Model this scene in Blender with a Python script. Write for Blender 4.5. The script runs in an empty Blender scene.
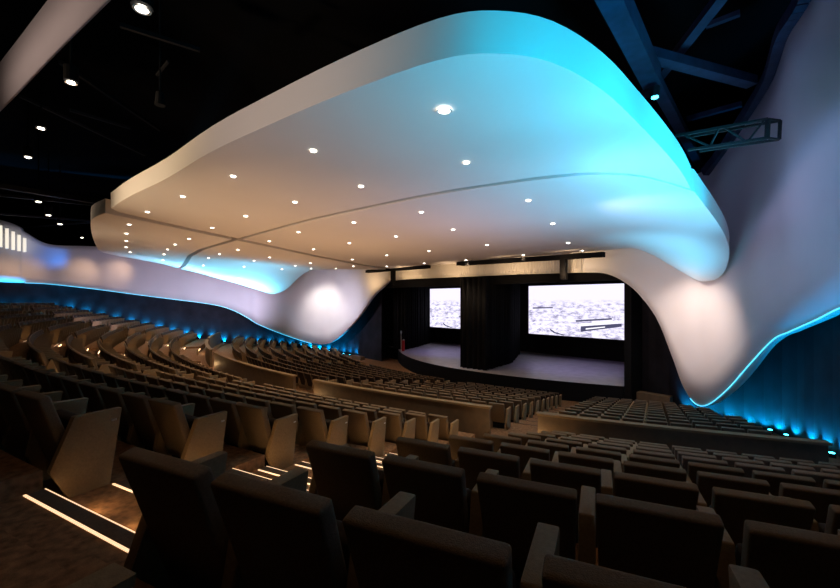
import bpy, bmesh, math, random
import numpy as np
from mathutils import Vector, Matrix
from mathutils.geometry import delaunay_2d_cdt

S = bpy.context.scene
C = S.collection
R = math.radians
random.seed(4)

# ------------------------------------------------------------------ camera, world, exposure
cam_d = bpy.data.cameras.new('camera'); cam = bpy.data.objects.new('camera', cam_d); C.objects.link(cam)
CAM = Vector((21.0, 0.0, 5.87))
cam.location = CAM
cam.rotation_euler = (R(90), 0, R(46.3))
cam_d.sensor_width = 36; cam_d.lens = 397.0 / 840 * 36
cam_d.shift_y = 6 / 840
cam_d.clip_start = 0.05; cam_d.clip_end = 300
S.camera = cam
S.view_settings.view_transform = 'Standard'; S.view_settings.look = 'None'
S.view_settings.exposure = 0.0; S.view_settings.gamma = 1
S.cycles.use_denoising = True
S.cycles.max_bounces = 6; S.cycles.diffuse_bounces = 3; S.cycles.glossy_bounces = 2
S.cycles.sample_clamp_indirect = 3.0
w = bpy.data.worlds.new('world'); S.world = w; w.use_nodes = True
w.node_tree.nodes['Background'].inputs[0].default_value = (0.8, 0.6, 0.45, 1)
w.node_tree.nodes['Background'].inputs[1].default_value = 0.002

CYAN = (0.0, 0.62, 1.0); CYAN2 = (0.15, 0.66, 1.0); WARM = (1.0, 0.66, 0.36); AMBER = (1.0, 0.60, 0.26)

def lamp(kind, loc, target, power, color, size=0.1, angle=90, blend=0.6, name='lamp'):
    d = bpy.data.lights.new(name, kind); d.energy = power; d.color = color
    if kind == 'SPOT':
        d.spot_size = R(angle); d.spot_blend = blend; d.shadow_soft_size = size
    elif kind == 'AREA':
        d.shape = 'RECTANGLE'
        d.size, d.size_y = size if isinstance(size, tuple) else (size, size)
        d.spread = R(angle)
    else:
        d.shadow_soft_size = size
    o = bpy.data.objects.new(name, d); C.objects.link(o); o.location = loc
    if target is not None:
        o.rotation_euler = (Vector(target) - Vector(loc)).to_track_quat('-Z', 'Y').to_euler()
    return o

# cyan colour-change uplights in the slot between the ceiling clouds and the side walls
for y, p in ((3.5, 120), (7.0, 420), (11.0, 1050), (15.0, 1100)):
    lamp('SPOT', (19.3, y, 4.8), (16.0, y + 0.6, 9.6), p, CYAN2, 0.3, 88, 1.0, 'cyan_uplight')
for y, p in ((3.4, 500), (5.5, 900), (8.0, 1100), (10.5, 1100), (13.0, 900)):
    lamp('SPOT', (20.9, y, 7.2), (18.4, y + 0.2, 9.5), p, (0.02, 0.62, 0.95), 0.2, 80, 1.0, 'cyan_rim_light')
for x, y, z, p in ((-19.6, 6.5, 6.6, 500), (-19.4, 9.0, 6.2, 1300), (-18.8, 11.3, 5.6, 1900), (-17.8, 13.2, 5.2, 1900), (-16.6, 15.0, 4.6, 1500)):
    lamp('SPOT', (x, y, z), (x + 1.6, y + 0.3, 9.0), p, CYAN2, 0.25, 100, 1.0, 'cyan_uplight')
lamp('SPOT', (16.8, 18.0, 4.6), (16.2, 19.2, 8.0), 700, CYAN2, 0.3, 80, 1.0, 'cyan_uplight')
# warm uplights that wash the underside of the clouds
for x, y, p in ((1.5, 6.5, 420), (7.5, 6.0, 280), (-6, 7, 420), (2, 13, 520), (9, 13, 300), (-8, 14, 520), (5, 1.8, 170), (-13, 6, 330)):
    lamp('SPOT', (x, y, 3.0), (x, y + 0.3, 9), p, (1.0, 0.56, 0.28), 0.3, 160, 1.0, 'warm_uplight')
for x, y, p in ((14.0, 3.5, 420), (12.0, 12.0, 380)):
    lamp('SPOT', (x, y, 3.0), (x, y + 0.3, 9), p, (0.50, 0.55, 1.0), 0.3, 160, 1.0, 'lavender_uplight')
# unseen warm spots added in the roof void to fill the near right seats
for x, y, p in ((20.6, 5.4, 300), (21.0, 9.5, 300), (20.0, 1.2, 130), (17.0, -1.2, 90)):
    lamp('SPOT', (x, y, 12.4), (x - 0.3, y + 0.2, 3.5), p, (1.0, 0.60, 0.32), 0.12, 62, 0.9, 'roof_downlight')
# warm wash on the outer rim of the rear cloud edge
lamp('SPOT', (4.0, -6.5, 7.0), (5.0, 2.5, 10.2), 4200, (1.0, 0.72, 0.44), 0.3, 62, 1.0, 'rim_wash')
lamp('SPOT', (-9.0, -5.5, 7.2), (-6.5, 1.9, 10.2), 1500, (1.0, 0.74, 0.50), 0.3, 62, 1.0, 'rim_wash')
lamp('SPOT', (14.0, -5.0, 7.5), (13.0, 3.2, 10.2), 1500, (1.0, 0.76, 0.62), 0.3, 62, 1.0, 'rim_wash')
# ceiling-edge washers that light the two white legs of the stage surround
lamp('SPOT', (15.9, 18.9, 7.7), (16.6, 21.5, 3.0), 620, (1.0, 0.78, 0.66), 0.12, 95, 1.0, 'leg_washer')
lamp('SPOT', (15.0, 16.0, 4.5), (15.8, 21.8, 5.0), 620, (1.0, 0.74, 0.66), 0.2, 80, 1.0, 'leg_washer')
lamp('SPOT', (-14.8, 18.2, 7.9), (-15.2, 21.6, 4.5), 850, (1.0, 0.88, 0.80), 0.12, 90, 1.0, 'leg_washer')
lamp('SPOT', (-10.5, 15.5, 5.0), (-13.5, 22.0, 4.5), 1700, (0.88, 0.80, 1.0), 0.2, 100, 1.0, 'leg_washer')
lamp('SPOT', (16.2, 13.0, 10.6), (19.2, 18.2, 10.8), 130, (0.45, 0.5, 1.0), 0.3, 110, 1.0, 'wall_washer')  # added spot hidden above the clouds, lifts the upper right wall
# front-of-house washers on the stage fascia and on the side walls
for x in (-8, -3, 2, 7, 11):
    lamp('SPOT', (x, 20.2, 7.2), (x, 22.2, 8.1), 130, (1.0, 0.66, 0.36), 0.1, 140, 1.0, 'fascia_washer')
lamp('SPOT', (16.0, 8.0, 7.6), (21.5, 15.5, 7.5), 620, (0.18, 0.42, 1.0), 0.3, 100, 1.0, 'wall_washer')
lamp('SPOT', (15.5, 12.0, 7.6), (19.6, 18.5, 10.5), 160, (0.75, 0.6, 1.0), 0.2, 80, 1.0, 'wall_washer')
lamp('SPOT', (17.5, 4.0, 5.5), (22.0, 14.0, 7.5), 330, (0.40, 0.52, 1.0), 0.3, 100, 1.0, 'wall_washer')
for y, p in ((-3, 420), (3, 560), (8, 800), (13, 950)):
    lamp('SPOT', (-14.5, y, 4.8), (-23.5, y + 1.5, 7.5), p, (0.78, 0.68, 1.0), 0.3, 120, 1.0, 'wall_washer')
for x, y in ((-25.6, -2.6), (-25.4, -1.0), (-24.6, 2.6), (-23.8, 5.0)):
    lamp('SPOT', (x + 2.4, y, 9.2), (x - 0.3, y, 8.0), 130, (1.0, 0.62, 0.38), 0.3, 80, 1.0, 'wall_scallop')
lamp('SPOT', (-23.4, 1.2, 8.6), (-25.3, 0.6, 9.8), 170, (0.02, 0.25, 1.0), 0.4, 80, 1.0, 'blue_scallop')
# blue light on the roof steel at the right, stage wash
lamp('SPOT', (20.0, 8.0, 10.5), (18.0, 10.5, 15.0), 200, (0.01, 0.08, 1.0), 0.2, 120, 1.0, 'roof_blue_light')
for x in (-3.5, 8.5):
    lamp('SPOT', (x, 24.5, 8.0), (x, 26.8, 1.1), 800, (0.48, 0.36, 1.0), 0.3, 75, 1.0, 'stage_wash')
lamp('SPOT', (-10.2, 21.0, 5.0), (-11.0, 22.0, 0.0), 60, (1.0, 0.5, 0.3), 0.1, 60, 1.0, 'corner_light')
lamp('SPOT', (14.5, 20.5, 6.0), (14.4, 22.6, 0.0), 90, WARM, 0.1, 50, 1.0, 'corner_light')

# ------------------------------------------------------------------ materials
def mat(name, color, rough=0.7, metal=0.0, noise=0.0, nscale=8.0, bump=0.0, bscale=60.0, emit=None, estr=0.0, wave=None, spec=0.5):
    m = bpy.data.materials.new(name); m.use_nodes = True
    nt = m.node_tree; b = nt.nodes['Principled BSDF']
    b.inputs['Base Color'].default_value = (*color, 1); b.inputs['Roughness'].default_value = rough
    b.inputs['Metallic'].default_value = metal; b.inputs['Specular IOR Level'].default_value = spec
    tc = nt.nodes.new('ShaderNodeTexCoord')
    if noise:
        n = nt.nodes.new('ShaderNodeTexNoise'); n.inputs['Scale'].default_value = nscale; n.inputs['Detail'].default_value = 5
        nt.links.new(tc.outputs['Object'], n.inputs['Vector'])
        r = nt.nodes.new('ShaderNodeValToRGB')
        r.color_ramp.elements[0].position = 0.3; r.color_ramp.elements[1].position = 0.7
        r.color_ramp.elements[0].color = (*[c * (1 - noise) for c in color], 1)
        r.color_ramp.elements[1].color = (*[min(1, c * (1 + noise)) for c in color], 1)
        nt.links.new(n.outputs['Fac'], r.inputs['Fac']); nt.links.new(r.outputs['Color'], b.inputs['Base Color'])
    if bump:
        n2 = nt.nodes.new('ShaderNodeTexNoise'); n2.inputs['Scale'].default_value = bscale; n2.inputs['Detail'].default_value = 3
        nt.links.new(tc.outputs['Object'], n2.inputs['Vector'])
        bp = nt.nodes.new('ShaderNodeBump'); bp.inputs['Strength'].default_value = bump; bp.inputs['Distance'].default_value = 0.01
        nt.links.new(n2.outputs['Fac'], bp.inputs['Height']); nt.links.new(bp.outputs['Normal'], b.inputs['Normal'])
    if wave:
        wv = nt.nodes.new('ShaderNodeTexWave'); wv.wave_type = 'BANDS'; wv.bands_direction = wave[0]
        wv.inputs['Scale'].default_value = wave[1]; wv.inputs['Distortion'].default_value = wave[3]
        nt.links.new(tc.outputs['Object'], wv.inputs['Vector'])
        bp = nt.nodes.new('ShaderNodeBump'); bp.inputs['Strength'].default_value = wave[2]; bp.inputs['Distance'].default_value = 0.05
        nt.links.new(wv.outputs['Fac'], bp.inputs['Height']); nt.links.new(bp.outputs['Normal'], b.inputs['Normal'])
    if emit:
        b.inputs['Emission Color'].default_value = (*emit, 1); b.inputs['Emission Strength'].default_value = estr
    return m

M = dict(
    white=mat('white_plaster', (0.74, 0.72, 0.72), 0.75, noise=0.03, nscale=0.6, spec=0.2),
    cloud=mat('cloud_plaster', (0.74, 0.72, 0.71), 0.7, noise=0.02, nscale=0.4, spec=0.2),
    ribbed=mat('ribbed_white', (0.72, 0.68, 0.62), 0.8, wave=('X', 1.6, 0.5, 1.5), spec=0.2),
    darkwall=mat('dark_panelling', (0.010, 0.0085, 0.011), 0.6, noise=0.5, nscale=1.2, bump=0.2, bscale=3, spec=0.15),
    black=mat('black_paint', (0.006, 0.006, 0.007), 0.9, spec=0.1),
    roof=mat('roof_black', (0.005, 0.005, 0.006), 0.95, spec=0.05),
    steel=mat('dark_steel', (0.010, 0.010, 0.013), 0.6, 0.2, noise=0.3, nscale=3),
    bluelit_steel=mat('steel_with_blue_light', (0.03, 0.035, 0.07), 0.6, noise=0.3, nscale=3),  # blue of the roof light put into the steel's base colour
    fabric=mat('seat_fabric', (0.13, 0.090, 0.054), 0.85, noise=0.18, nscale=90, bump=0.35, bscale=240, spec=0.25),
    bulkhead=mat('toned_down_plaster', (0.20, 0.18, 0.19), 0.8, noise=0.05, nscale=1),  # plaster toned down to grey, darker than the white walls
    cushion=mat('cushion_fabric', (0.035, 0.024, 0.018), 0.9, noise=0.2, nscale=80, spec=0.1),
    panel=mat('seat_side_fabric', (0.18, 0.122, 0.064), 0.8, noise=0.15, nscale=70, bump=0.3, bscale=220, spec=0.25),
    carpet=mat('carpet', (0.17, 0.092, 0.048), 0.95, noise=0.45, nscale=14, bump=0.5, bscale=180, spec=0.1),
    nosing=mat('stair_tread', (0.07, 0.042, 0.025), 0.9, noise=0.3, nscale=60, bump=0.3, bscale=150),
    led_warm=mat('warm_led', (0.9, 0.8, 0.7), 0.5, emit=(1.0, 0.62, 0.34), estr=1.3),
    led_glow=mat('step_glow', (0.9, 0.8, 0.7), 0.5, emit=(1.0, 0.60, 0.28), estr=7.0),
    led_cyan=mat('cyan_led', (0.5, 0.8, 0.9), 0.5, emit=(0.06, 0.62, 0.95), estr=1.6),
    led_white=mat('lamp_lens', (0.9, 0.9, 0.9), 0.5, emit=(1.0, 0.90, 0.74), estr=9.0),
    led_blue=mat('blue_lamp_lens', (0.9, 0.9, 0.9), 0.5, emit=(0.05, 0.7, 1.0), estr=10.0),
    rail=mat('barrier_wood', (0.085, 0.055, 0.030), 0.6, noise=0.2, nscale=5),
    stage=mat('stage_floor', (0.30, 0.28, 0.30), 0.45, noise=0.15, nscale=2),
    drape=mat('black_drape', (0.006, 0.006, 0.007), 0.9, noise=0.2, nscale=5, spec=0.2),
    silver=mat('satin_metal', (0.6, 0.6, 0.6), 0.35, 0.8),
    red=mat('red_enamel', (0.5, 0.02, 0.02), 0.35),
    louver=mat('lit_panel', (0.8, 0.75, 0.65), 0.5, emit=(1.0, 0.90, 0.72), estr=0.9),
)

# ------------------------------------------------------------------ helpers
def link(name, me, m, parent=None, smooth=False, loc=None):
    if isinstance(me, bmesh.types.BMesh):
        bm = me; me = bpy.data.meshes.new(name)
        bmesh.ops.recalc_face_normals(bm, faces=bm.faces)
        bm.to_mesh(me); bm.free()
    for mm in (m if isinstance(m, (list, tuple)) else [m]):
        me.materials.append(M[mm] if isinstance(mm, str) else mm)
    if smooth:
        for p in me.polygons: p.use_smooth = True
    o = bpy.data.objects.new(name, me); C.objects.link(o)
    if parent: o.parent = parent
    if loc: o.location = loc
    return o
def tag(o, label=None, cat=None, group=None, kind=None):
    if label: o['label'] = label
    if cat: o['category'] = cat
    if group: o['group'] = group
    if kind: o['kind'] = kind
    return o
def empty(name, loc=(0, 0, 0), rz=0.0):
    o = bpy.data.objects.new(name, None); C.objects.link(o); o.location = loc; o.rotation_euler = (0, 0, rz)
    o.empty_display_size = 0.1
    return o
def add_box(bm, x0, x1, y0, y1, z0, z1, bev=0, mtx=None):
    vs = [bm.verts.new((x, y, z)) for x in (x0, x1) for y in (y0, y1) for z in (z0, z1)]
    f = [(0, 1, 3, 2), (4, 6, 7, 5), (0, 4, 5, 1), (2, 3, 7, 6), (0, 2, 6, 4), (1, 5, 7, 3)]
    fs = [bm.faces.new([vs[i] for i in q]) for q in f]
    if mtx is not None: bmesh.ops.transform(bm, matrix=mtx, verts=vs)
    if bev:
        es = list({e for q in fs for e in q.edges})
        bmesh.ops.bevel(bm, geom=es, offset=bev, segments=3, profile=0.6, affect='EDGES')
def add_hull(bm, pts8, bev=0, seg=3):
    """8 corners ordered x(2) y(2) z(2)"""
    vs = [bm.verts.new(p) for p in pts8]
    f = [(0, 1, 3, 2), (4, 6, 7, 5), (0, 4, 5, 1), (2, 3, 7, 6), (0, 2, 6, 4), (1, 5, 7, 3)]
    fs = [bm.faces.new([vs[i] for i in q]) for q in f]
    if bev:
        es = list({e for q in fs for e in q.edges})
        bmesh.ops.bevel(bm, geom=es, offset=bev, segments=seg, profile=0.6, affect='EDGES')
def add_prism(bm, outline, axis_lo, axis_hi, place, bev=0):
    """outline: 2-D points; place(a, p) -> 3-D for depth a"""
    lo = [bm.verts.new(place(axis_lo, p)) for p in outline]; hi = [bm.verts.new(place(axis_hi, p)) for p in outline]
    n = len(outline); fs = [bm.faces.new(lo), bm.faces.new(hi[::-1])]
    for i in range(n): fs.append(bm.faces.new((lo[i], lo[(i + 1) % n], hi[(i + 1) % n], hi[i])))
    if bev:
        es = list({e for q in fs for e in q.edges})
        bmesh.ops.bevel(bm, geom=es, offset=bev, segments=2, profile=0.6, affect='EDGES')
def add_bar(bm, a, b, wdt, hgt=None):
    a, b = Vector(a), Vector(b); hgt = hgt or wdt
    d = b - a; q = d.to_track_quat('Y', 'Z')
    mtx = Matrix.Translation(a) @ q.to_matrix().to_4x4()
    add_box(bm, -wdt / 2, wdt / 2, 0, d.length, -hgt / 2, hgt / 2, mtx=mtx)
def add_cyl(bm, loc, r, h, seg=16, r2=None):
    bmesh.ops.create_cone(bm, cap_ends=True, segments=seg, radius1=r, radius2=r if r2 is None else r2, depth=h,
                          matrix=Matrix.Translation(loc))
def catmull(pts, n=8):
    P = [np.array(p, float) for p in pts]; P = [2 * P[0] - P[1]] + P + [2 * P[-1] - P[-2]]
    out = []
    for i in range(1, len(P) - 2):
        for k in range(n):
            t = k / n
            out.append(0.5 * ((2 * P[i]) + (-P[i - 1] + P[i + 1]) * t + (2 * P[i - 1] - 5 * P[i] + 4 * P[i + 1] - P[i + 2]) * t * t
                              + (-P[i - 1] + 3 * P[i] - 3 * P[i + 1] + P[i + 2]) * t ** 3))
    out.append(P[-2]); return out

# ------------------------------------------------------------------ hall layout
CY = 51.0; RC = math.hypot(21.0, CY)          # rows are arcs about (0, CY); u = distance towards the stage from the camera's row
AY = 61.0                                     # the aisles run towards (0, AY)
def pol(u, th, z=0.0):
    r = RC - u
    return (r * math.sin(th), CY - r * math.cos(th), z)
UROWS = {i: 1.05 + 1.1 * (i - 1) for i in range(-4, 10)}
def uz(i): return min(4.90, 4.29 - 0.303 * (i - 1))
LROWS = {j: 13.3 + 1.0 * (j - 1) for j in range(1, 11)}
def lz(j): return 1.45 - 0.16 * (j - 1)
AISLES = {'far': -15.9, 'left': -6.4, 'middle': 6.4, 'near': 15.9}
def aisle_d(th, u, phi):
    x, y, _ = pol(u, th); f = R(phi)
    return x * math.cos(f) + (y - AY) * math.sin(f)
def aisle_theta(u, phi, d):
    lo, hi = R(-70), R(60)
    for _ in range(40):
        m_ = (lo + hi) / 2
        if aisle_d(m_, u, phi) < d: lo = m_
        else: hi = m_
    return (lo + hi) / 2
# plan of the dark side walls (x for a given side), from the stage jamb to the back
WALLP = [(9.0, 23.7), (13.0, 23.9), (16.0, 23.7), (18.6, 22.6), (20.0, 19.4), (21.1, 15.6), (22.4, 11.5), (23.7, 7.5), (24.9, 3.5), (26.1, -0.5), (27.4, -5.0), (29.5, -14.0)]
WALLR = [(13.36, 24.9), (15.2, 24.4), (17.4, 23.2), (19.3, 21.0), (20.5, 18.6), (21.6, 15.4), (22.7, 12.8), (24.6, 8.0), (26.6, 0.0), (28.5, -9.0), (29.5, -14.0)]
def wall_x(y, side=-1):
    W = WALLR if side > 0 else WALLP
    for (x0, y0), (x1, y1) in zip(W, W[1:]):
        if y1 <= y <= y0: return x0 + (x1 - x0) * (y0 - y) / (y0 - y1)
    return 13.4 if y > 24 else 29.5

# ------------------------------------------------------------------ floor (stepped, swept about the stage)
HR = 0.1515                                   # the blocks left of the near aisle sit half a row further down
def z_right(u):
    z = 4.90
    for i in range(0, 10):
        if u >= UROWS[i] + 0.05: z = uz(i)
    return z
def z_left(u):
    z = 4.90 - HR
    for i in range(0, 9):
        if u >= UROWS[i] + 0.54: z = uz(i) - HR
    return z
def z_aisle(u):
    z = 4.90
    for i in range(0, 10):
        if u >= UROWS[i] + 0.05: z = uz(i)
        if i < 9 and u >= UROWS[i] + 0.54: z = uz(i) - HR
    return z
low_prof = [(12.0, 1.57), (12.0, 1.45)]
for j in range(2, 11): low_prof += [(LROWS[j] + 0.05, lz(j - 1)), (LROWS[j] + 0.05, lz(j))]
low_prof += [(24.0, lz(10)), (24.0, 0.0), (46.0, 0.0)]
brk = sorted([UROWS[i] + 0.05 for i in range(0, 10)] + [UROWS[i] + 0.54 for i in range(0, 9)] + [UROWS[9] + 1.10])
def zone_profile(zf):
    p = [(-10.0, zf(-10))]
    for b in brk:
        if b > UROWS[9] + 1: p += [(b, zf(b - 1e-3)), (b, 1.57)]
        else: p += [(b, zf(b - 1e-3)), (b, zf(b + 1e-3))]
    return p + low_prof
bm = bmesh.new(); prev = None
NEAR_L, NEAR_R, OTH = -0.92, 1.10, 0.74
edgef = [lambda u: R(-48)]; zones = []
for phi in (-15.9, -6.4, 6.4, 15.9):
    a, b = (NEAR_L, NEAR_R) if phi == 15.9 else (-OTH, OTH)
    zones.append(z_left); edgef.append(lambda u, phi=phi, a=a: aisle_theta(min(u, 24), phi, a))
    zones.append(z_aisle); edgef.append(lambda u, phi=phi, b=b: aisle_theta(min(u, 24), phi, b))
zones.append(z_right); edgef.append(lambda u: R(48))
for zi, zf in enumerate(zones):
    P = zone_profile(zf); e0 = [edgef[zi](u) for u, z in P]; e1 = [edgef[zi + 1](u) for u, z in P]
    n = 2 if zf is z_aisle else 14
    for k in range(n + 1):
        cur = [bm.verts.new(pol(u, e0[m_] + (e1[m_] - e0[m_]) * k / n, z)) for m_, (u, z) in enumerate(P)]
        if prev:
            for m_ in range(len(P) - 1):
                q4 = (prev[m_], prev[m_ + 1], cur[m_ + 1], cur[m_])
                if k > 0 or any((a.co - b.co).length > 1e-4 for a, b in zip(prev[m_:m_ + 2], cur[m_:m_ + 2])): bm.faces.new(q4)
        prev = cur
bmesh.ops.remove_doubles(bm, verts=bm.verts, dist=1e-4)
tag(link('floor', bm, 'carpet'), kind='structure')
prof = zone_profile(z_right)

# roof void and outer dark shell
bm = bmesh.new(); add_box(bm, -38, 38, -18, 38, 17.0, 17.3)
tag(link('ceiling', bm, 'roof'), kind='structure')
for nm, a in (('wall_back', (-38, 38, -18.3, -18, -1, 17.3)), ('wall_front', (-38, 38, 38, 38.3, -1, 17.3)),
              ('wall_left_outer', (-38.3, -38, -18, 38, -1, 17.3)), ('wall_right_outer', (38, 38.3, -18, 38, -1, 17.3))):
    bm = bmesh.new(); add_box(bm, *a); tag(link(nm, bm, 'roof'), kind='structure')

# dark panelled lower walls
for side, nm in ((1, 'wall_right'), (-1, 'wall_left')):
    bm = bmesh.new(); path = catmull([(side * x, y) for x, y in (WALLR if side > 0 else WALLP)], 5)
    # folded cladding: every panel leans in and out a little
    lo, hi, lo2, hi2 = [], [], [], []
    dense = []
    for p, q in zip(path, path[1:]):
        L = np.linalg.norm(q - p); n = max(1, int(L / 0.6))
        for k in range(n): dense.append(p + (q - p) * k / n)
    dense.append(path[-1])
    for k, p in enumerate(dense):
        q = dense[min(k + 1, len(dense) - 1)] - dense[max(k - 1, 0)]; nrm = np.array((q[1], -q[0])); nrm /= np.linalg.norm(nrm) + 1e-9
        off = (0.0, 0.02, 0.005, 0.025)[k % 4]
        p = p + nrm * off * side
        lo.append(bm.verts.new((p[0], p[1], -0.5))); hi.append(bm.verts.new((p[0], p[1], 8.7)))
    for k in range(len(lo) - 1): bm.faces.new((lo[k], lo[k + 1], hi[k + 1], hi[k]))
    o = link(nm, bm, 'darkwall'); tag(o, kind='structure')
    md = o.modifiers.new('thick', 'SOLIDIFY'); md.thickness = 0.12; md.offset = 1 if side > 0 else -1

# ------------------------------------------------------------------ white flowing walls and the stage fascia
def ribbon(name, stations, m, led_name=None, led_label=None, n=10, thick=0.35, flip=1, ledrange=None, led_w=.028):
    """stations: x, y, z_bottom, x_top, y_top, z_top"""
    pts = catmull(stations, n); bm = bmesh.new(); K = 8
    rows = []
    for p in pts:
        row = []
        for k in range(K + 1):
            t = k / K
            row.append(bm.verts.new((p[0] + (p[3] - p[0]) * t, p[1] + (p[4] - p[1]) * t, p[2] + (p[5] - p[2]) * t)))
        rows.append(row)
    for a, b in zip(rows, rows[1:]):
        for k in range(K):
            bm.faces.new((a[k], b[k], b[k + 1], a[k + 1]))
    me = bpy.data.meshes.new(name); bm.to_mesh(me); bm.free()
    o = link(name, me, m, smooth=True); tag(o, kind='structure')
    md = o.modifiers.new('thick', 'SOLIDIFY'); md.thickness = thick; md.offset = flip; md.use_even_offset = False
    if led_name:
        sel = pts if ledrange is None else [p for i, p in enumerate(pts) if ledrange[0] * n <= i <= ledrange[1] * n]
        bm = bmesh.new()
        for p, q in zip(sel, sel[1:]): add_bar(bm, (p[0], p[1], p[2] - .015), (q[0], q[1], q[2] - .015), led_w)
        lo = link(led_name, bm, 'led_cyan')
        tag(lo, led_label, 'light strip')
    return o
right = [(11.2, 22.0, 7.42, 11.2, 21.9, 10.4), (12.4, 22.05, 7.30, 12.3, 21.9, 10.6), (13.3, 22.1, 6.85, 13.3, 21.9, 10.8), (14.1, 22.1, 6.1, 14.2, 21.9, 11.0),
         (14.9, 22.05, 4.9, 15.0, 21.8, 11.2), (15.6, 21.9, 3.1, 15.8, 21.5, 11.3), (16.1, 21.75, 1.75, 16.5, 21.1, 11.4), (16.65, 21.5, 1.15, 17.2, 20.9, 11.6), (17.2, 21.1, 1.35, 17.8, 20.3, 12.0),
         (18.0, 20.2, 2.3, 18.9, 19.5, 13.2), (18.8, 19.1, 3.5, 19.5, 18.1, 13.5), (19.5, 18.4, 4.5, 19.8, 16.7, 13.5), (19.95, 17.7, 4.84, 20.1, 15.2, 13.5), (20.6, 16.3, 5.3, 20.6, 14.2, 13.8),
         (21.2, 14.8, 5.75, 21.2, 13.2, 15.2), (22.3, 12.2, 6.3, 22.4, 11.0, 16.6), (24.2, 7.5, 6.9, 24.2, 7.0, 16.9), (26.2, -1.0, 7.2, 26.2, -1, 16.9), (28.2, -10, 7.2, 28.2, -10, 16.9)]
ribbon('wall_right_upper', right, 'white', 'wall_edge_light', 'cyan light strip tracing the lower edge of the right white wall', flip=-1, ledrange=(6.5, 17))
left = [(-6.0, 22.0, 7.56, -6.0, 21.9, 10.6), (-6.9, 22.0, 7.05, -6.9, 21.9, 10.6), (-8.4, 22.0, 6.2, -8.4, 21.9, 10.6), (-10.6, 22.0, 4.3, -10.6, 21.9, 10.6), (-12.9, 22.0, 2.75, -12.9, 21.8, 10.6),
        (-14.6, 21.9, 1.75, -14.6, 21.6, 10.6), (-15.8, 21.5, 1.25, -15.8, 21.1, 10.6), (-16.9, 20.5, 1.35, -16.9, 20.1, 10.6), (-17.5, 18.2, 2.2, -17.7, 18.0, 10.6),
        (-18.2, 15.64, 3.40, -18.3, 15.54, 10.60), (-18.9, 14.74, 4.10, -19.0, 14.64, 10.60), (-19.6, 13.75, 4.79, -19.8, 13.65, 10.60), (-20.3, 12.60, 5.29, -20.4, 12.50, 10.60), (-21.0, 11.02, 5.63, -21.1, 10.92, 10.60), (-21.6, 9.48, 5.87, -21.8, 9.38, 10.60), (-22.8, 6.55, 6.33, -22.9, 6.45, 10.60), (-24.0, 3.46, 6.84, -24.1, 3.36, 10.60), (-25.2, 0.58, 7.23, -25.3, 0.48, 10.65), (-25.8, -0.94, 7.31, -25.9, -1.04, 11.60), (-26.4, -2.41, 7.35, -26.5, -2.51, 12.50),
        (-29.0, -11.0, 7.6, -29.0, -11.0, 14.5)]
ribbon('wall_left_upper', left, 'white', 'wall_edge_light', 'cyan light strip tracing the lower edge of the left white wall', flip=1, ledrange=(7, 18), led_w=.035)
ribbon('wall_front_fascia', [(-6.0, 22.0, 7.56, -6.0, 21.9, 10.6), (-3, 22.0, 7.6, -3, 21.9, 10.6), (2, 22.0, 7.55, 2, 21.9, 10.5), (7, 22.0, 7.5, 7, 21.9, 10.4), (11.2, 22.0, 7.42, 11.2, 21.9, 10.4)], 'ribbed', flip=-1)

# bright louvred panels set in the far left wall
lp = empty('lit_wall_grille', (-25.6, -0.9, 9.8)); tag(lp, 'row of five upright glowing slots high on the far left white wall', 'wall light')
for k, (y, z0, z1) in enumerate(((-0.95, 9.82, 10.95), (-1.28, 9.88, 11.2), (-1.62, 9.96, 11.45), (-1.98, 10.06, 11.68), (-2.34, 10.16, 11.9))):
    bm = bmesh.new(); x = -25.62 + (y + 0.95) * 0.40
    add_box(bm, x + 0.5, x + 0.60, y - 0.10 + 25.6 * 0, y + 0.10, z0, z1, 0.02)
    link('light_slot', bm, 'louver', lp, loc=(25.6, 0.9, -9.8))

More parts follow.
